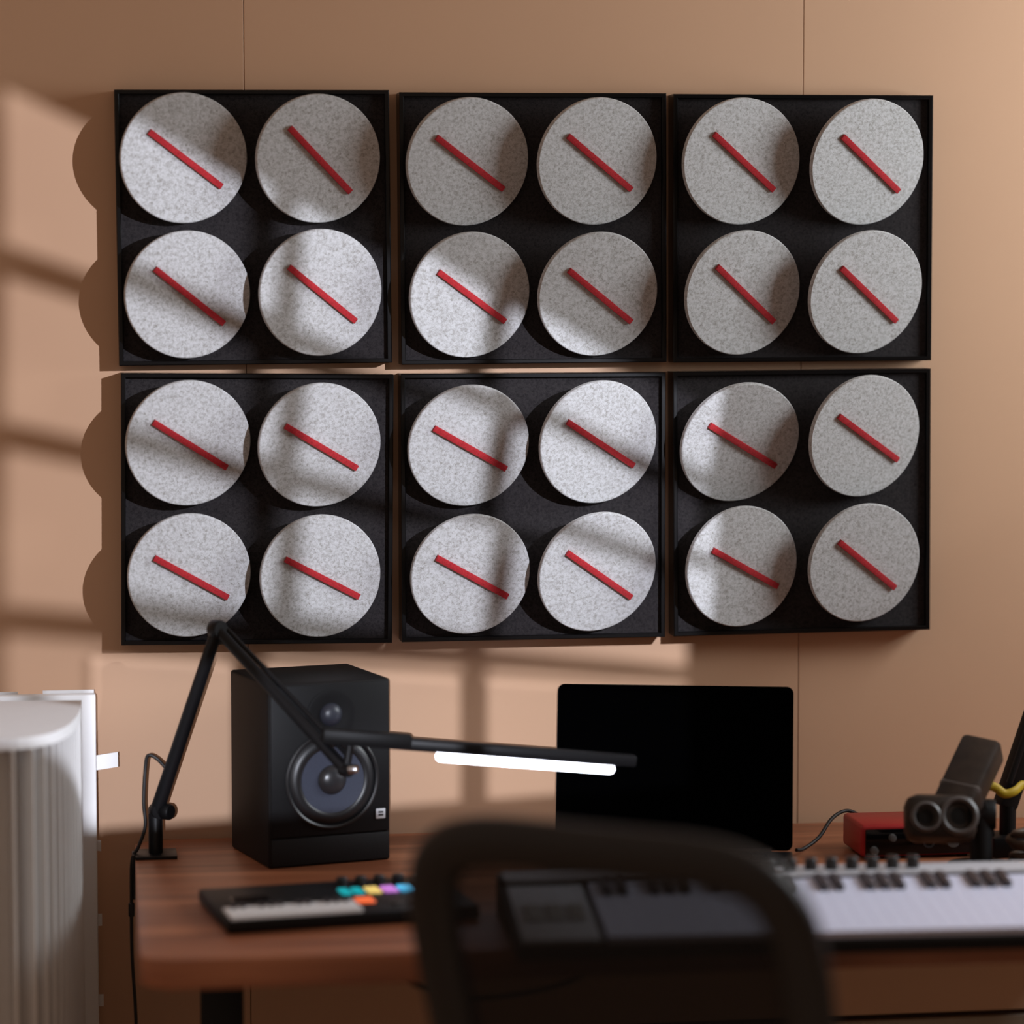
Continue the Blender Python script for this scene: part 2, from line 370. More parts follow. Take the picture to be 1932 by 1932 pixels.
# ------------------------------------------------------------------ six felt-disc wall panels
PANELS = {
 'TL': (((0.0598,1.8324),(0.4613,1.8326),(0.4653,1.4291),(0.0656,1.4267)), 'black framed panel of four grey felt discs, upper row, nearest the left edge'),
 'TM': (((0.4768,1.8308),(0.8762,1.8314),(0.8796,1.4291),(0.4798,1.4275)), 'black framed panel of four grey felt discs, upper row, in the middle'),
 'TR': (((0.8894,1.8315),(1.2881,1.8328),(1.2876,1.4307),(0.8917,1.4277)), 'black framed panel of four evenly shaded grey discs, upper row, at the right'),
 'BL': (((0.0665,1.4173),(0.4655,1.4126),(0.4641,1.0129),(0.0641,1.0194)), 'black framed panel of four sunlit grey discs behind the lamp elbow, above the speaker'),
 'BM': (((0.4799,1.4136),(0.8766,1.4145),(0.8769,1.0162),(0.4794,1.0143)), 'black framed panel of four sunlit grey discs, lower row, in the middle'),
 'BR': (((0.8916,1.4152),(1.2873,1.4177),(1.2908,1.0193),(0.8950,1.0159)), 'black framed panel, lower row, right, its left discs catching a sliver of sun'),
}
D_FR = 0.040; LIP = 0.0065; BACK = 0.031; DISC_Y = 0.072; DISC_T = 0.009
def m_frame(s):
    bm = bmesh.new(); h = s/2; i = h-LIP
    def loop(r, y): return [bm.verts.new((x*r, y, z*r)) for x,z in ((-1,-1),(1,-1),(1,1),(-1,1))]
    prof = [(h,0.0),(h,-D_FR+0.0012),(h-0.0012,-D_FR),(i+0.0008,-D_FR),(i,-D_FR+0.0008),(i,0.0)]
    rings = [loop(r,y) for r,y in prof]
    for A,B in zip(rings, rings[1:]+rings[:1]):
        for k in range(4): bm.faces.new((A[k],A[(k+1)%4],B[(k+1)%4],B[k]))
    bmesh.ops.recalc_face_normals(bm, faces=bm.faces)
    return to_mesh(bm, 'frame', 'frame')
FR = m_frame(0.4005); 
BK = m_box('backing', (-0.4005/2+LIP,-BACK,-0.4005/2+LIP), (0.4005/2-LIP,-0.001,0.4005/2-LIP), 'backing')
def m_disc(r):
    c = 0.0012
    return m_lathe('disc', [(0,-DISC_T),(r-c,-DISC_T),(r,-DISC_T+c),(r,-c),(r-c,0),(0,0)], 'felt', 96, smooth=30)
for key, (q4, lab) in PANELS.items():
    (ax,az),(bx,bz),(cx_,cz),(dx,dz) = q4
    px_, pz = (ax+bx+cx_+dx)/4, (az+bz+cz+dz)/4
    rot = (math.atan2(bz-az, bx-ax)+math.atan2(cz-dz, cx_-dx)+math.atan2(cx_-bx, -(cz-bz))*1+math.atan2(dx-ax, -(dz-az)))/4
    p = thing('felt_disc_panel', lab, 'wall panel', (px_, 0, pz), group='framed felt disc panels on the wall')
    p.rotation_euler = (0, -rot, 0)
    add('frame', FR, p); add('backing', BK, p)
    pm = Matrix.Translation((px_,0,pz)) @ Matrix.Rotation(-rot, 4, 'Y'); pi = pm.inverted()
    for (dxz, tilt, r, ends) in DISCS[key]:
        n = Vector((tilt[0], -1, tilt[1])).normalized()
        u = n.cross(Vector((0,0,1))).normalized(); v = u.cross(n)
        Dm = Matrix((u, v, u.cross(v))).transposed().to_4x4()      # local z = -n
        if Vector(Dm.col[2][:3]).dot(n) < 0: Dm = Matrix((-u, v, n)).transposed().to_4x4(); sg = -1
        else: sg = 1
        Dm.translation = Vector((dxz[0], -DISC_Y, dxz[1]))
        loc = pi @ Dm
        d = add('disc', m_disc(r), p, loc.translation, loc.to_quaternion())
        (e0, e1) = [Vector((sg*e[0], e[1], 0)) for e in ends]
        add('strip', m_bar('strip', e0+Vector((0,0,0.002)), e1+Vector((0,0,0.002)), 0.0092, 0.006, 'redfelt', bevel=0.0006), d, label='red felt strip set diagonally across the disc')
        # peg from the disc back to the backing, along the wall normal
        yb = Dm.inverted() @ Vector((dxz[0], -BACK, dxz[1]))
        add('peg', m_tube('peg', [(0,0,-DISC_T+0.001), yb], 0.011, 'peg', 12), d)

# ------------------------------------------------------------------ desk
DT = 0.72
desk = thing('desk', 'walnut topped standing desk with black metal legs below the wall panels', 'desk', (0.080, -0.008, 0), R(-0.8))
DW, DD, TH = 1.62, 0.775, 0.038
bm = bmesh.new(); b_prism(bm, rrect(DW, DD, 0.035), DT-TH, DT)
es = [e for e in bm.edges if abs(e.verts[0].co.z-e.verts[1].co.z) < 1e-6]
bmesh.ops.bevel(bm, geom=es, offset=0.006, segments=3, profile=0.5, affect='EDGES')
add('tabletop', to_mesh(bm, 'tabletop', 'wood', 40), desk, (0,-DD,0))
for xx in (0.085, DW-0.15):
    add('leg', m_box('leg', (xx,-0.46,0.03), (xx+0.056,-0.38,DT-TH), 'black', 0.003), desk)
    add('foot', m_box('foot', (xx-0.004,-0.72,0.0), (xx+0.060,-0.06,0.03), 'black', 0.006), desk)
    add('bracket', m_box('bracket', (xx-0.005,-0.68,DT-TH-0.018), (xx+0.061,-0.10,DT-TH), 'black', 0.002), desk)
add('crossbar', m_box('crossbar', (0.12,-0.445,DT-TH-0.055), (DW-0.10,-0.395,DT-TH-0.018), 'black', 0.003), desk)

# ------------------------------------------------------------------ studio speaker
sp = thing('studio_speaker', 'black two-way studio monitor speaker standing on the desk', 'speaker', (0.264,-0.252,DT), math.atan2(0.047,0.180))
SW, SH, SD = 0.184, 0.264, 0.175
bm = bmesh.new(); b_box(bm, (0,0,0), (SW,SD,SH), 0.004, 3); add('cabinet', to_mesh(bm, 'cabinet', 'blackmat', 40), sp)
add('baffle', m_box('baffle', (0.003,-0.004,0.044), (SW-0.003,0.002,SH-0.003), 'black', 0.0015), sp)
add('plinth', m_box('plinth', (0.003,-0.003,0.003), (SW-0.003,0.002,0.042), 'blackmat', 0.0015), sp)
WQ = Vector((0,-1,0)).to_track_quat('Z','Y')
def on_baffle(name, prof, mat, x, z, y=-0.004, seg=64): return add(name, m_lathe(name, prof, mat, seg), sp, (x,y,z), WQ)
wx, wz = 0.094, 0.123
wo = on_baffle('woofer', [(0.0705,0.0),(0.0705,0.003),(0.068,0.0045),(0.0655,0.003),(0.0645,0.0)], 'rubber', wx, wz)
def sub(name, prof, mat, par, seg=64): return add(name, m_lathe(name, prof, mat, seg), par)
sub('surround', [(0.0645,0.0),(0.060,0.0035),(0.054,0.0055),(0.049,0.0045),(0.047,0.0030)], 'rubber', wo)
sub('cone', [(0.0472,0.0034),(0.040,0.0026),(0.030,0.0016),(0.0213,0.0010)], 'cone', wo)
sub('dust_cap', [(0.0215,0.0010),(0.019,0.0055),(0.013,0.0090),(0.006,0.0108),(0,0.0112)], 'dust', wo)
tw = on_baffle('tweeter', [(0.036,0.0),(0.036,0.0015),(0.033,0.002),(0.024,0.0010),(0.0165,0.0005)], 'black', 0.093, 0.217)
sub('dome', [(0.0166,0.0004),(0.015,0.004),(0.010,0.0075),(0.005,0.009),(0,0.0093)], 'tweeter', tw)
bdg = add('badge', m_box('badge', (0.160,-0.0062,0.062), (0.1745,-0.004,0.0765), 'badge', 0.0009), sp, label='small silver logo badge')
add('mark', m_box('mark', (0.1635,-0.0066,0.0663), (0.1710,-0.006,0.0686), 'black'), bdg)
add('mark', m_box('mark', (0.1635,-0.0066,0.0705), (0.1710,-0.006,0.0728), 'black'), bdg)

# ------------------------------------------------------------------ desk lamp
la = thing('desk_lamp', 'slim black articulated LED desk lamp clamped to the desk corner', 'lamp', (0.108,-0.130,DT))
def W(p): return Vector(p)-Vector((0.108,-0.130,DT))
add('base_plate', m_box('base_plate', (-0.030,-0.03,0.0), (0.030,0.03,0.005), 'metal', 0.001), la)
add('clamp', m_box('clamp', (-0.0345,-0.018,-0.06), (-0.030,0.018,0.005), 'metal', 0.001), la)
add('post', m_lathe('post', [(0,0.004),(0.0105,0.004),(0.0105,0.062),(0.009,0.064),(0,0.064)], 'metal', 24), la)
EL = Vector((0.196,-0.200,1.058)); EN = Vector((0.366,-0.335,0.874)); LO = Vector((0.110,-0.130,0.786))
def knuckle(name, p, r, w, ax=(0.3,-1,0)):
    return add(name, m_lathe(name, [(0,-w),(r*.9,-w),(r,-w*.8),(r,w*.8),(r*.9,w),(0,w)], 'metal', 24), la, W(p), Vector(ax).to_track_quat('Z','Y'))
knuckle('hinge', LO, 0.011, 0.010)
add('knob', m_lathe('knob', [(0,0),(0.010,0),(0.012,0.003),(0.012,0.013),(0.010,0.016),(0,0.016)], 'black', 20), la, W(LO+Vector((0.008,-0.002,0.0))), Vector((0.75,-0.65,0)).to_track_quat('Z','Y'))
add('lower_arm', m_tube('lower_arm', [W(LO), W(LO.lerp(EL,0.3)), W(EL)], [0.0105,0.0100,0.0092], 'metal', 16), la)
knuckle('elbow', EL, 0.0135, 0.009, (0.6,-0.8,0))
sv = (EN-EL).normalized().cross(Vector((0,0,1))).normalized()*0.0052
ua = add('upper_arm', m_tube('upper_arm', [W(EL), W(EN)], 0.0080, 'metal', 14), la)
add('tension_rod', m_tube('tension_rod', [W(EL+Vector((0.010,0.006,0.004))), W(EN+Vector((0.004,0.006,0.018)))], 0.0035, 'metal', 10), ua)
knuckle('wrist', EN, 0.0095, 0.009, (0.6,-0.8,0))
add('wrist_pin', m_lathe('wrist_pin', [(0,0),(0.006,0),(0.006,0.010),(0.005,0.012),(0,0.012)], 'steel', 18), la, W(EN+Vector((0.004,-0.008,0.002))), Vector((0.9,-0.4,0.1)).to_track_quat('Z','Y'), label='bright steel pin')
H0 = Vector((0.334,-0.330,0.920)); H1 = Vector((0.778,-0.330,0.876))
add('stem', m_tube('stem', [W(EN), W(Vector((0.372,-0.333,0.908)))], 0.0055, 'metal', 12), la)
hd = add('head', m_bar('head', W(H0), W(H1), 0.022, 0.0165, 'metal', bevel=0.0035), la)
ht = (H1-H0).normalized(); hup = Vector((0,0,1)); hup = (hup-ht*hup.dot(ht)).normalized()
a_, b_ = H0.lerp(H1,0.36), H0.lerp(H1,0.935)
add('light_strip', m_bar('light_strip', W(a_-hup*0.0140+Vector((0,-0.0015,0))), W(b_-hup*0.0140+Vector((0,-0.0015,0))), 0.018, 0.0155, 'led', bevel=0.0072), hd, label='glowing white LED diffuser strip')
a_, b_ = H0.lerp(H1,0.0), H0.lerp(H1,0.28)
add('sleeve', m_bar('sleeve', W(a_+hup*0.004), W(b_+hup*0.004), 0.0245, 0.018, 'black', bevel=0.003), hd)
cab = [(0.127,-0.136,0.845),(0.112,-0.134,0.862),(0.0985,-0.132,0.868),(0.094,-0.130,0.850),(0.091,-0.132,0.80),(0.093,-0.133,0.765),(0.083,-0.134,0.735),(0.0735,-0.135,0.715),(0.0720,-0.135,0.66),(0.0720,-0.135,0.58),(0.0760,-0.135,0.50),(0.078,-0.135,0.42),(0.083,-0.135,0.30),(0.10,-0.12,0.10),(0.13,-0.10,0.012)]
cb = add('cord', m_tube('cord', spline([W(p) for p in cab], 6), 0.0026, 'cable', 8), la, label='thin black lamp cord hanging past the desk edge')
add('inline_plug', m_box('inline_plug', (-0.0045,-0.0045,-0.010), (0.0045,0.0045,0.010), 'cable', 0.002), cb, W((0.072,-0.135,0.643)))

# ------------------------------------------------------------------ laptop
lt = thing('laptop', 'open laptop with a switched-off black screen on the desk', 'laptop', (0.680,-0.222,DT), math.atan2(-0.082,0.334))
LW = 0.343
add('base', m_box('base', (0,-0.235,0.002), (LW,0,0.014), 'metal', 0.002), lt)
for fx in (0.02, LW-0.03):
    for fy in (-0.22,-0.02): add('foot', m_box('foot', (fx,fy,0), (fx+0.01,fy+0.01,0.003), 'rubber'), lt)
kd = add('keyboard', m_box('keyboard', (0.035,-0.125,0.0135), (LW-0.035,-0.02,0.0145), 'blackgloss'), lt)
kme = m_box('key', (0,0,0), (0.0165,0.0155,0.0012), 'black')
for r_ in range(5):
    for c_ in range(14): add('key', kme, kd, (0.0375+c_*0.0191, -0.122+r_*0.0205, 0.0143))
add('trackpad', m_box('trackpad', (0.11,-0.225,0.0135), (LW-0.11,-0.14,0.0145), 'alu'), lt)
add('hinge', m_tube('hinge', [(0.03,0.001,0.013),(LW-0.03,0.001,0.013)], 0.006, 'blackgloss', 12), lt)
bm = bmesh.new(); b_prism(bm, rrect(LW, 0.237, 0.010), -0.005, 0.0)
lid = add('lid', to_mesh(bm, 'lid', 'metal'), lt, (0,0.003,0.014), (R(90-13),0,0))
bm = bmesh.new(); b_prism(bm, [(x+0.0004,y+0.0002) for x,y in rrect(LW-0.0004, 0.2366, 0.0098)], 0.0, 0.001)
add('bezel', to_mesh(bm, 'bezel', 'screenglass'), lid)
add('screen', m_box('screen', (0.008,0.012,0.0008), (LW-0.008,0.229,0.0014), 'screenglass'), lid)

# ------------------------------------------------------------------ small pad controller
mk = thing('pad_controller', 'small black controller with white keys and glowing coloured pads', 'controller', (0.184,-0.662,DT), R(8))
bm = bmesh.new(); b_box(bm, (0,0,0.002), (0.335,0.205,0.019), 0.003, 2); add('case', to_mesh(bm, 'case', 'black', 40), mk)
for fx in (0.02,0.305):
    for fy in (0.015,0.18): add('foot', m_box('foot', (fx,fy,0), (fx+0.012,fy+0.012,0.003), 'rubber'), mk)
key = m_box('white_key', (0,0,0), (0.0120,0.056,0.006), 'minikey', 0.0006, 1)
for k in range(14): add('white_key', key, mk, (0.006+k*0.0124, 0.004, 0.0175))
for k in (0,1,3,4,5,7,8,10,11,12): add('black_key', m_box('black_key', (0,0,0), (0.006,0.012,0.005), 'sharp', 0.001, 1), mk, (0.0153+k*0.0124, 0.049, 0.0232))
for mat_, x in (('teal',0.176),('teal',0.1935),('yellowpad',0.212),('violet',0.2345),('blue',0.257)):
    add('pad', m_box('pad', (0,0,0), (0.019 if mat_ != 'teal' else 0.014,0.034,0.004), mat_, 0.0015, 1), mk, (x,0.108,0.0185), label='lit '+{'teal':'teal','yellowpad':'yellow','violet':'violet','blue':'blue'}[mat_]+' pad')
add('pad', m_box('pad', (0,0,0), (0.024,0.028,0.004), 'orange', 0.0015, 1), mk, (0.184,0.052,0.0185), label='lit orange pad')
kn = m_lathe('knob', [(0,0),(0.008,0),(0.008,0.010),(0.006,0.012),(0,0.012)], 'knob', 20)
for k in range(4): add('knob', kn, mk, (0.19+k*0.026, 0.172, 0.0185))
gk = m_lathe('grey_knob', [(0,0),(0.008,0),(0.008,0.009),(0.006,0.011),(0,0.011)], 'greyknob', 20)
for x, y in ((0.292,0.165),(0.318,0.165),(0.305,0.085)): add('grey_knob', gk, mk, (x,y,0.0185))
add('display', m_box('display', (0,0,0), (0.05,0.03,0.001), 'blackgloss'), mk, (0.03,0.105,0.0188))
for k in range(3): add('button', m_box('button', (0,0,0), (0.016,0.010,0.003), 'knob', 0.001, 1), mk, (0.225+k*0.022,0.035,0.0185))

# ------------------------------------------------------------------ 49-key keyboard
KB = (0.530,-0.858,DT); KW = 0.732
kb = thing('keyboard', 'white and black piano-style keyboard along the front of the desk', 'keyboard', KB, R(-2.5))
bm = bmesh.new()
prof = [(0.0,0.0),(0.275,0.0),(0.275,0.052),(0.235,0.053),(0.226,0.047),(0.004,0.018),(0.0,0.016)]
lo = [bm.verts.new((0,y,z+0.001)) for y,z in prof]; hi = [bm.verts.new((KW,y,z+0.001)) for y,z in prof]
bm.faces.new(lo[::-1]); bm.faces.new(hi)
for i in range(len(prof)):
    j = (i+1)%len(prof); bm.faces.new((lo[i],lo[j],hi[j],hi[i]))
bmesh.ops.recalc_face_normals(bm, faces=bm.faces)
add('case', to_mesh(bm, 'case', 'black'), kb)
SL = math.atan2(0.029,0.222)
panel = add('top_panel', m_box('top_panel', (0.006,0.204,0.0), (KW-0.006,0.262,0.004), 'kbody', 0.001), kb, (0,0.008,0.0515), (R(0),0,0))
panel.location = (0,0.010,0.0525)
add('side_panel', m_box('side_panel', (0.006,0,0), (0.104,0.200,0.006), 'kbody', 0.001), kb, (0,0.006,0.020), (SL,0,0))
wk = m_box('white_key', (0,0,-0.004), (0.02005,0.198,0.008), 'whitekey', 0.0003, 1)
sk = m_box('black_key', (0,0,0.006), (0.0115,0.048,0.0165), 'sharp', 0.0015, 1)
def key_at(o, x, y): o.location = (x, 0.006+y*math.cos(SL), 0.020+y*math.sin(SL)); o.rotation_euler = (SL,0,0)
for k in range(29): key_at(add('white_key', wk, kb), 0.112+k*0.0202, 0)
for k in range(28):
    if k % 7 in (0,1,3,4,5): key_at(add('black_key', sk, kb), 0.112+(k+1)*0.0202-0.006, 0.148)
bkn = m_lathe('knob', [(0,0),(0.0085,0),(0.0085,0.014),(0.007,0.016),(0,0.016)], 'knob', 20)
for k in range(8): add('knob', bkn, kb, (0.36+k*0.0275, 0.243, 0.0565))
for r_ in range(2):
    for c_ in range(3): add('pad', m_box('pad', (0,0,0), (0.022,0.022,0.004), 'greyknob', 0.001, 1), kb, (0.018+c_*0.027, 0.07+r_*0.03, 0.035+r_*0.004), (SL,0,0))

# ------------------------------------------------------------------ audio interface and its cable
ai = thing('audio_interface', 'small red audio interface box with black front on the desk', 'audio interface', (1.113,-0.310,DT))
bm = bmesh.new(); b_box(bm, (0,0,0.003), (0.175,0.105,0.050), 0.006, 3); add('case', to_mesh(bm, 'case', 'red', 40), ai)
fp = add('front_panel', m_box('front_panel', (0.006,-0.0025,0.006), (0.169,0.004,0.044), 'blackgloss', 0.0015), ai)
FQ = Vector((0,-1,0)).to_track_quat('Z','Y')
for x, z, r_ in ((0.045,0.032,0.0055),(0.018,0.014,0.0060),(0.075,0.030,0.0055),(0.135,0.026,0.011)):
    add('knob', m_lathe('knob', [(0,0),(r_,0),(r_*.9,0.008),(0,0.009)], 'dimknob', 18), fp, (x,-0.0025,z), FQ)
for x in (0.100,):
    add('socket', m_lathe('socket', [(0.009,0),(0.009,0.002),(0.006,0.002),(0.006,-0.002),(0,-0.002)], 'knob', 20), fp, (x,-0.0025,0.024), FQ)
for fx in (0.012,0.150):
    for fy in (0.012,0.085): add('foot', m_box('foot', (fx,fy,0), (fx+0.012,fy+0.012,0.004), 'rubber'), ai)
cbl = add('usb_cable', m_tube('usb_cable', spline([(1.026,-0.275,DT+0.010),(1.040,-0.262,DT+0.009),(1.070,-0.235,DT+0.020),(1.100,-0.196,DT+0.040),(1.130,-0.172,DT+0.046),(1.155,-0.180,DT+0.034),(1.165,-0.2028,DT+0.025)], 6), 0.0028, 'cable', 8))
tag(cbl, 'black cable running from the laptop side to the red interface', 'cable')

# ------------------------------------------------------------------ chunky microphone on its stand, right of the interface
mc = thing('microphone', 'dark worn microphone with square body and twin round openings, tilted above the red interface', 'microphone', (1.255,-0.43,DT))
def Wm(p): return Vector(p)-Vector((1.255,-0.43,DT))
A = Vector((1.274,-0.375,0.893)); B = Vector((1.198,-0.455,0.800)); ax = (A-B).normalized()
body = add('body', m_bar('body', Wm(B-ax*0.005), Wm(A), 0.060, 0.046, 'brown', up=(-0.35,-0.6,0.7), bevel=0.009), mc)
k1, k2 = B.lerp(A,0.30), B.lerp(A,0.42)
add('band', m_bar('band', Wm(k1), Wm(k2), 0.062, 0.048, 'ring', up=(-0.35,-0.6,0.7), bevel=0.009), body, label='pale grey band')
NH = Vector((-0.10,-0.90,0.30)).normalized()
nose = add('nose', m_bar('nose', Wm(Vector((1.186,-0.438,0.798))), Wm(Vector((1.186,-0.438,0.798))+NH*0.052), 0.098, 0.066, 'brown', up=(0.05,0.3,1), bevel=0.016), mc)
fc = Vector((1.186,-0.438,0.798))+NH*0.052
hx = Vector((1,-0.1,0.02)).normalized()
for off, r_ in ((-0.024,0.021),(0.022,0.027)):
    c0 = fc+hx*off
    add('opening', m_lathe('opening', [(r_,-0.006),(r_,0.006),(r_*.86,0.008),(r_*.74,0.005),(r_*.70,-0.004)], 'ring', 32), nose, Wm(c0), NH.to_track_quat('Z','Y'), label='grey ringed round opening')
    add('grille', m_lathe('grille', [(0,0.001),(r_*.5,0.0),(r_*.72,-0.002)], 'black', 32), nose, Wm(c0), NH.to_track_quat('Z','Y'))
add('yoke', m_bar('yoke', Wm((1.232,-0.42,0.845)), Wm((1.262,-0.40,0.765)), 0.040, 0.034, 'black', up=(0,-1,0), bevel=0.006), mc)
add('stem', m_tube('stem', [Wm((1.258,-0.41,0.80)), Wm((1.258,-0.42,DT+0.012))], 0.016, 'black', 16), mc)
add('stand_base', m_lathe('stand_base', [(0,0),(0.048,0),(0.050,0.004),(0.048,0.012),(0.02,0.018),(0,0.018)], 'black', 40), mc, Wm((1.258,-0.42,DT)))
add('knuckle', m_lathe('knuckle', [(0,-0.02),(0.020,-0.02),(0.022,-0.016),(0.022,0.016),(0.020,0.02),(0,0.02)], 'black', 24), mc, Wm((1.262,-0.405,0.80)), Vector((1,-0.3,0)).to_track_quat('Z','Y'))

ba = thing('boom_arm', 'black boom arm rising out of the picture behind the microphone', 'arm', (1.335,-0.30,DT))
def Wb(p): return Vector(p)-Vector((1.335,-0.30,DT))
add('clamp', m_box('clamp', (-0.03,-0.03,0.0), (0.03,0.03,0.03), 'black', 0.004), ba)
add('post', m_tube('post', [(0,0,0.028),(0,0,0.085)], 0.012, 'black', 16), ba)
a1, a2 = Vector((1.330,-0.30,0.790)), Vector((1.452,-0.28,1.13))
arm = add('arm', m_bar('arm', Wb(a1), Wb(a2), 0.026, 0.030, 'black', up=(-1,-0.2,0.4), bevel=0.004), ba)
sd = Vector((0.0,-0.022,0.0))
add('spring', m_tube('spring', [Wb(a1.lerp(a2,0.1)+sd+Vector((-0.012,0,0.004))), Wb(a1.lerp(a2,0.95)+sd+Vector((-0.012,0,0.004)))], 0.005, 'metal', 10), arm)
a3 = Vector((1.75,-0.30,1.28))
add('upper_arm', m_bar('upper_arm', Wb(a2), Wb(a3), 0.024, 0.028, 'black', bevel=0.004), ba)
add('joint', m_lathe('joint', [(0,-0.02),(0.02,-0.02),(0.02,0.02),(0,0.02)], 'black', 20), ba, Wb(a2), Vector((0,-1,0)).to_track_quat('Z','Y'))
st = add('strap', m_tube('strap', spline([(1.268,-0.345,0.826),(1.280,-0.350,0.830),(1.297,-0.352,0.829),(1.312,-0.354,0.819),(1.328,-0.352,0.822),(1.345,-0.34,0.828),(1.362,-0.345,0.812),(1.366,-0.350,0.78),(1.364,-0.352,0.745),(1.368,-0.356,DT+0.0065)], 8), 0.0065, 'yellow', 10, flat=0.6))
tag(st, 'yellow webbing strap looped beside the boom arm', 'strap')
bm = bmesh.new(); pts = []
for k in range(0, 5*24+1):
    a = 2*math.pi*k/24; rr = 0.048+0.004*math.sin(a*0.37)
    pts.append((rr*math.cos(a), rr*0.8*math.sin(a), 0.0055+0.0105*(k/24)+0.003*math.sin(a*1.3)))
b_tube(bm, pts, 0.0052, 8)
cl = add('coiled_cable', to_mesh(bm, 'coiled_cable', 'coil', 60), None, (1.350,-0.425,DT+0.003)); tag(cl, 'brown cable coiled in a heap on the desk behind the keyboard', 'cable')
pg = thing('white_plug', 'small pale plug lying behind the keyboard', 'plug', (1.245,-0.505,DT), R(55))
add('shell', m_box('shell', (-0.014,-0.007,0.0), (0.014,0.007,0.012), 'whiteplug', 0.003), pg)
add('pin', m_tube('pin', [(0.013,0,0.006),(0.030,0,0.006)], 0.003, 'steel', 10), pg)
dc = add('hanging_cable', m_tube('hanging_cable', spline([(0.36,-0.60,0.676),(0.385,-0.60,0.668),(0.42,-0.60,0.640),(0.47,-0.60,0.618),(0.54,-0.60,0.612),(0.64,-0.60,0.630),(0.72,-0.60,0.676)], 8), 0.0038, 'cable', 8))
tag(dc, 'black cable sagging under the desk top', 'cable')

# ------------------------------------------------------------------ pleated paper screen at the left
ps = thing('pleated_screen', 'white pleated paper screen standing folded at the left edge', 'screen', (-0.12,-0.30,0))
HS = 0.952
path = []
x = -0.345
while x < -0.115: path.append((x,-0.450)); x += 0.033
K = 13
for k in range(K+1):
    t_ = (k/K)**0.92*R(88); path.append((-0.100+0.070*math.sin(t_)**0.85, -0.118-0.332*math.cos(t_)**0.85))
ox, oy, am, cap = -0.12, -0.30, 0.034, 0.015
outer = []
for i in range(len(path)-1):
    (xa,ya),(xb,yb) = path[i], path[i+1]
    tx, ty = xb-xa, yb-ya; L_ = math.hypot(tx,ty); nx, ny = ty/L_, -tx/L_      # outwards
    def pt(f_, o_): return (xa+tx*f_+nx*o_, ya+ty*f_+ny*o_)
    ins = 0.030
    poly = [(xa,ya), pt(0.37,0), pt(0.38,am*0.95), pt(0.41,am), pt(0.59,am), pt(0.62,am*0.95), pt(0.63,0), (xb,yb), pt(1,-ins), pt(0,-ins)]
    outer += [pt(0.1,am), pt(0.5,am), pt(0.9,am)]
    bm = bmesh.new(); b_prism(bm, [(px-ox,py-oy) for px,py in poly], 0.002, HS-cap)
    bmesh.ops.recalc_face_normals(bm, faces=bm.faces)
    add('pleat', to_mesh(bm, 'pleat', 'paper'), ps)
bm = bmesh.new(); b_prism(bm, [(px-ox,py-oy) for px,py in outer+[(-0.36,-0.110),(-0.36,-0.484)]], HS-cap, HS)
bmesh.ops.recalc_face_normals(bm, faces=bm.faces)
add('top_cap', to_mesh(bm, 'top_cap', 'paper'), ps)
add('end_panel', m_box('end_panel', (-0.36-ox,-0.088-oy,0.0), (0.024-ox,-0.066-oy,HS), 'paper', 0.003), ps)
add('rear_sheet', m_box('rear_sheet', (-0.052-ox,-0.058-oy,0.0), (0.022-ox,-0.055-oy,HS+0.003), 'paper'), ps)
add('rear_sheet', m_box('rear_sheet', (-0.30-ox,-0.058-oy,0.0), (-0.088-ox,-0.055-oy,HS+0.002), 'paper'), ps)
for (z0_, ln, ht_, sl_) in ((0.846,0.030,0.022,0.14),(0.727,0.004,0.016,-0.2),(0.613,0.004,0.018,0.05),(0.493,0.005,0.018,0.0)):
    bm = bmesh.new()
    b_prism(bm, [(0,-ht_/2),(ln+0.012,-ht_/2+(ln+0.012)*sl_),(ln+0.012,ht_/2+(ln+0.012)*sl_),(0,ht_/2)], -0.0005, 0.0005)
    add('tag', to_mesh(bm, 'tag', 'paper'), ps, (0.014-ox,-0.0625-oy,z0_), (R(90),0,0), label='white paper tab sticking out sideways' if ln > .02 else None)

# ------------------------------------------------------------------ office chair in the foreground
TH_, RC, HA, NN, TAP, CV, HB = 0.622, 0.335, 0.251-0.027, 4.66, 0.082, 0.317, 0.28-0.027
cc = Vector((0.579,-1.295,0.719))
ch = thing('office_chair', 'black mesh backed office chair turned in front of the desk', 'chair', (cc.x+0.10, cc.y+0.28, 0), 0)
Xc = Vector((math.cos(TH_),-math.sin(TH_),0)); Bc = Vector((-math.sin(TH_),-math.cos(TH_),0))
Vc = Vector((0,0,math.cos(RC)))+Bc*math.sin(RC); Wc = Bc*math.cos(RC)-Vector((0,0,math.sin(RC)))
def back_pt(u, v): return cc+Xc*u+Vc*v+Wc*(-CV*u*u)-ch.location
def oc(t_, s=1.0):
    c_, s_ = math.cos(t_), math.sin(t_)
    u = HA*math.copysign(abs(c_)**(2/NN), c_)*s; v = HB*math.copysign(abs(s_)**(2/NN), s_)*s
    return u*(1-TAP*(HB-v)/(2*HB)), v
n_ = 96
rim = []
for k in range(n_):
    rim.append(back_pt(*oc(2*math.pi*(k+0.5)/n_)))
bm = bmesh.new(); b_tube(bm, rim, 0.020, 12, closed=True, flat=1.5, side=Wc)
add('back_frame', to_mesh(bm, 'back_frame', 'chairrim', 60), ch)
bm = bmesh.new(); rings = []
for s in (0.25,0.5,0.75,1.0):
    rings.append([bm.verts.new(back_pt(*oc(2*math.pi*(k+0.5)/n_, s))) for k in range(n_)])
c0 = bm.verts.new(back_pt(0,0))
for k in range(n_): bm.faces.new((c0, rings[0][k], rings[0][(k+1)%n_]))
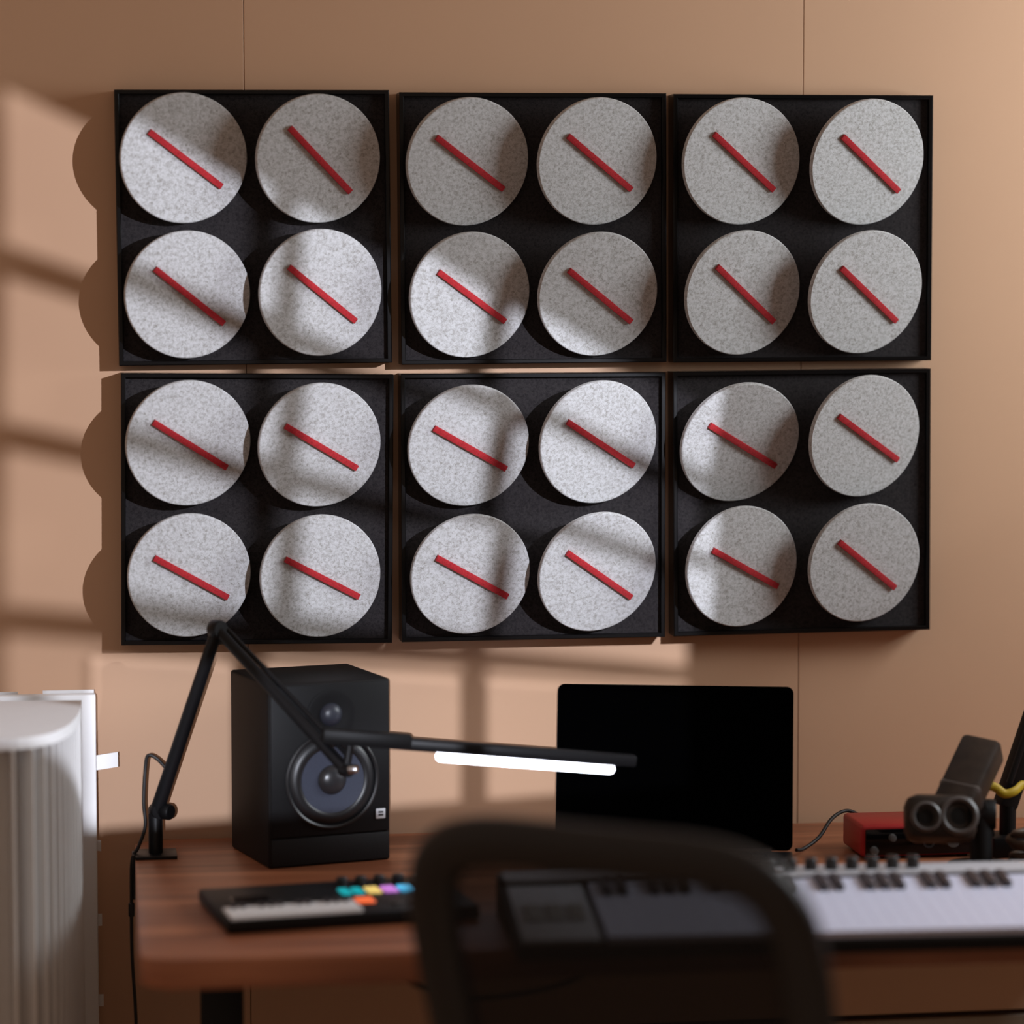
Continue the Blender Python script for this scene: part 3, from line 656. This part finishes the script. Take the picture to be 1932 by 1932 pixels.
for A_, B_ in zip(rings[:-1], rings[1:]):
    for k in range(n_): bm.faces.new((A_[k],B_[k],B_[(k+1)%n_],A_[(k+1)%n_]))
bmesh.ops.recalc_face_normals(bm, faces=bm.faces)
add('back_mesh', to_mesh(bm, 'back_mesh', 'mesh', 60), ch, label='sheer black woven mesh')
add('spine', m_tube('spine', spline([back_pt(0,-0.10)+Wc*0.03, back_pt(0,-0.22)+Wc*0.03, back_pt(0,-0.30)+Wc*0.01, back_pt(0,-0.36)-Wc*0.10], 6), 0.024, 'black', 14), ch)
Fc = -Bc
sc_ = cc+Fc*0.30; sc_.z = 0.46; sl_ = sc_-ch.location
qs = Xc.to_track_quat('X','Z')
bm = bmesh.new(); b_prism(bm, [(a-0.24,b_-0.24) for a,b_ in rrect(0.48,0.48,0.10)], -0.045, 0.0)
bmesh.ops.bevel(bm, geom=[e for e in bm.edges if abs(e.verts[0].co.z-e.verts[1].co.z)<1e-6], offset=0.018, segments=3, profile=0.5, affect='EDGES')
add('seat', to_mesh(bm, 'seat', 'blackmat', 50), ch, sl_, (0,0,-TH_))
add('mechanism', m_box('mechanism', (-0.10,-0.22,-0.085), (0.10,0.12,-0.045), 'black', 0.008), ch, sl_, (0,0,-TH_))
add('gas_lift', m_tube('gas_lift', [sl_+Vector((0,0,-0.08)), sl_+Vector((0,0,-0.37))], 0.026, 'metal', 20), ch)
for k in range(5):
    a = R(72*k+15); tip = sl_+Vector((0.29*math.cos(a),0.29*math.sin(a),0)); tip.z = 0.072
    add('base_leg', m_bar('base_leg', (sl_.x,sl_.y,0.105), tip, 0.045, 0.026, 'black', bevel=0.006), ch)
    add('caster', m_lathe('caster', [(0,-0.022),(0.024,-0.022),(0.029,-0.016),(0.029,0.016),(0.024,0.022),(0,0.022)], 'rubber', 24), ch, (tip.x,tip.y,0.0292), Vector((-math.sin(a),math.cos(a),0)).to_track_quat('Z','Y'))
    add('caster_stem', m_tube('caster_stem', [(tip.x,tip.y,0.03),(tip.x,tip.y,0.075)], 0.008, 'metal', 10), ch)
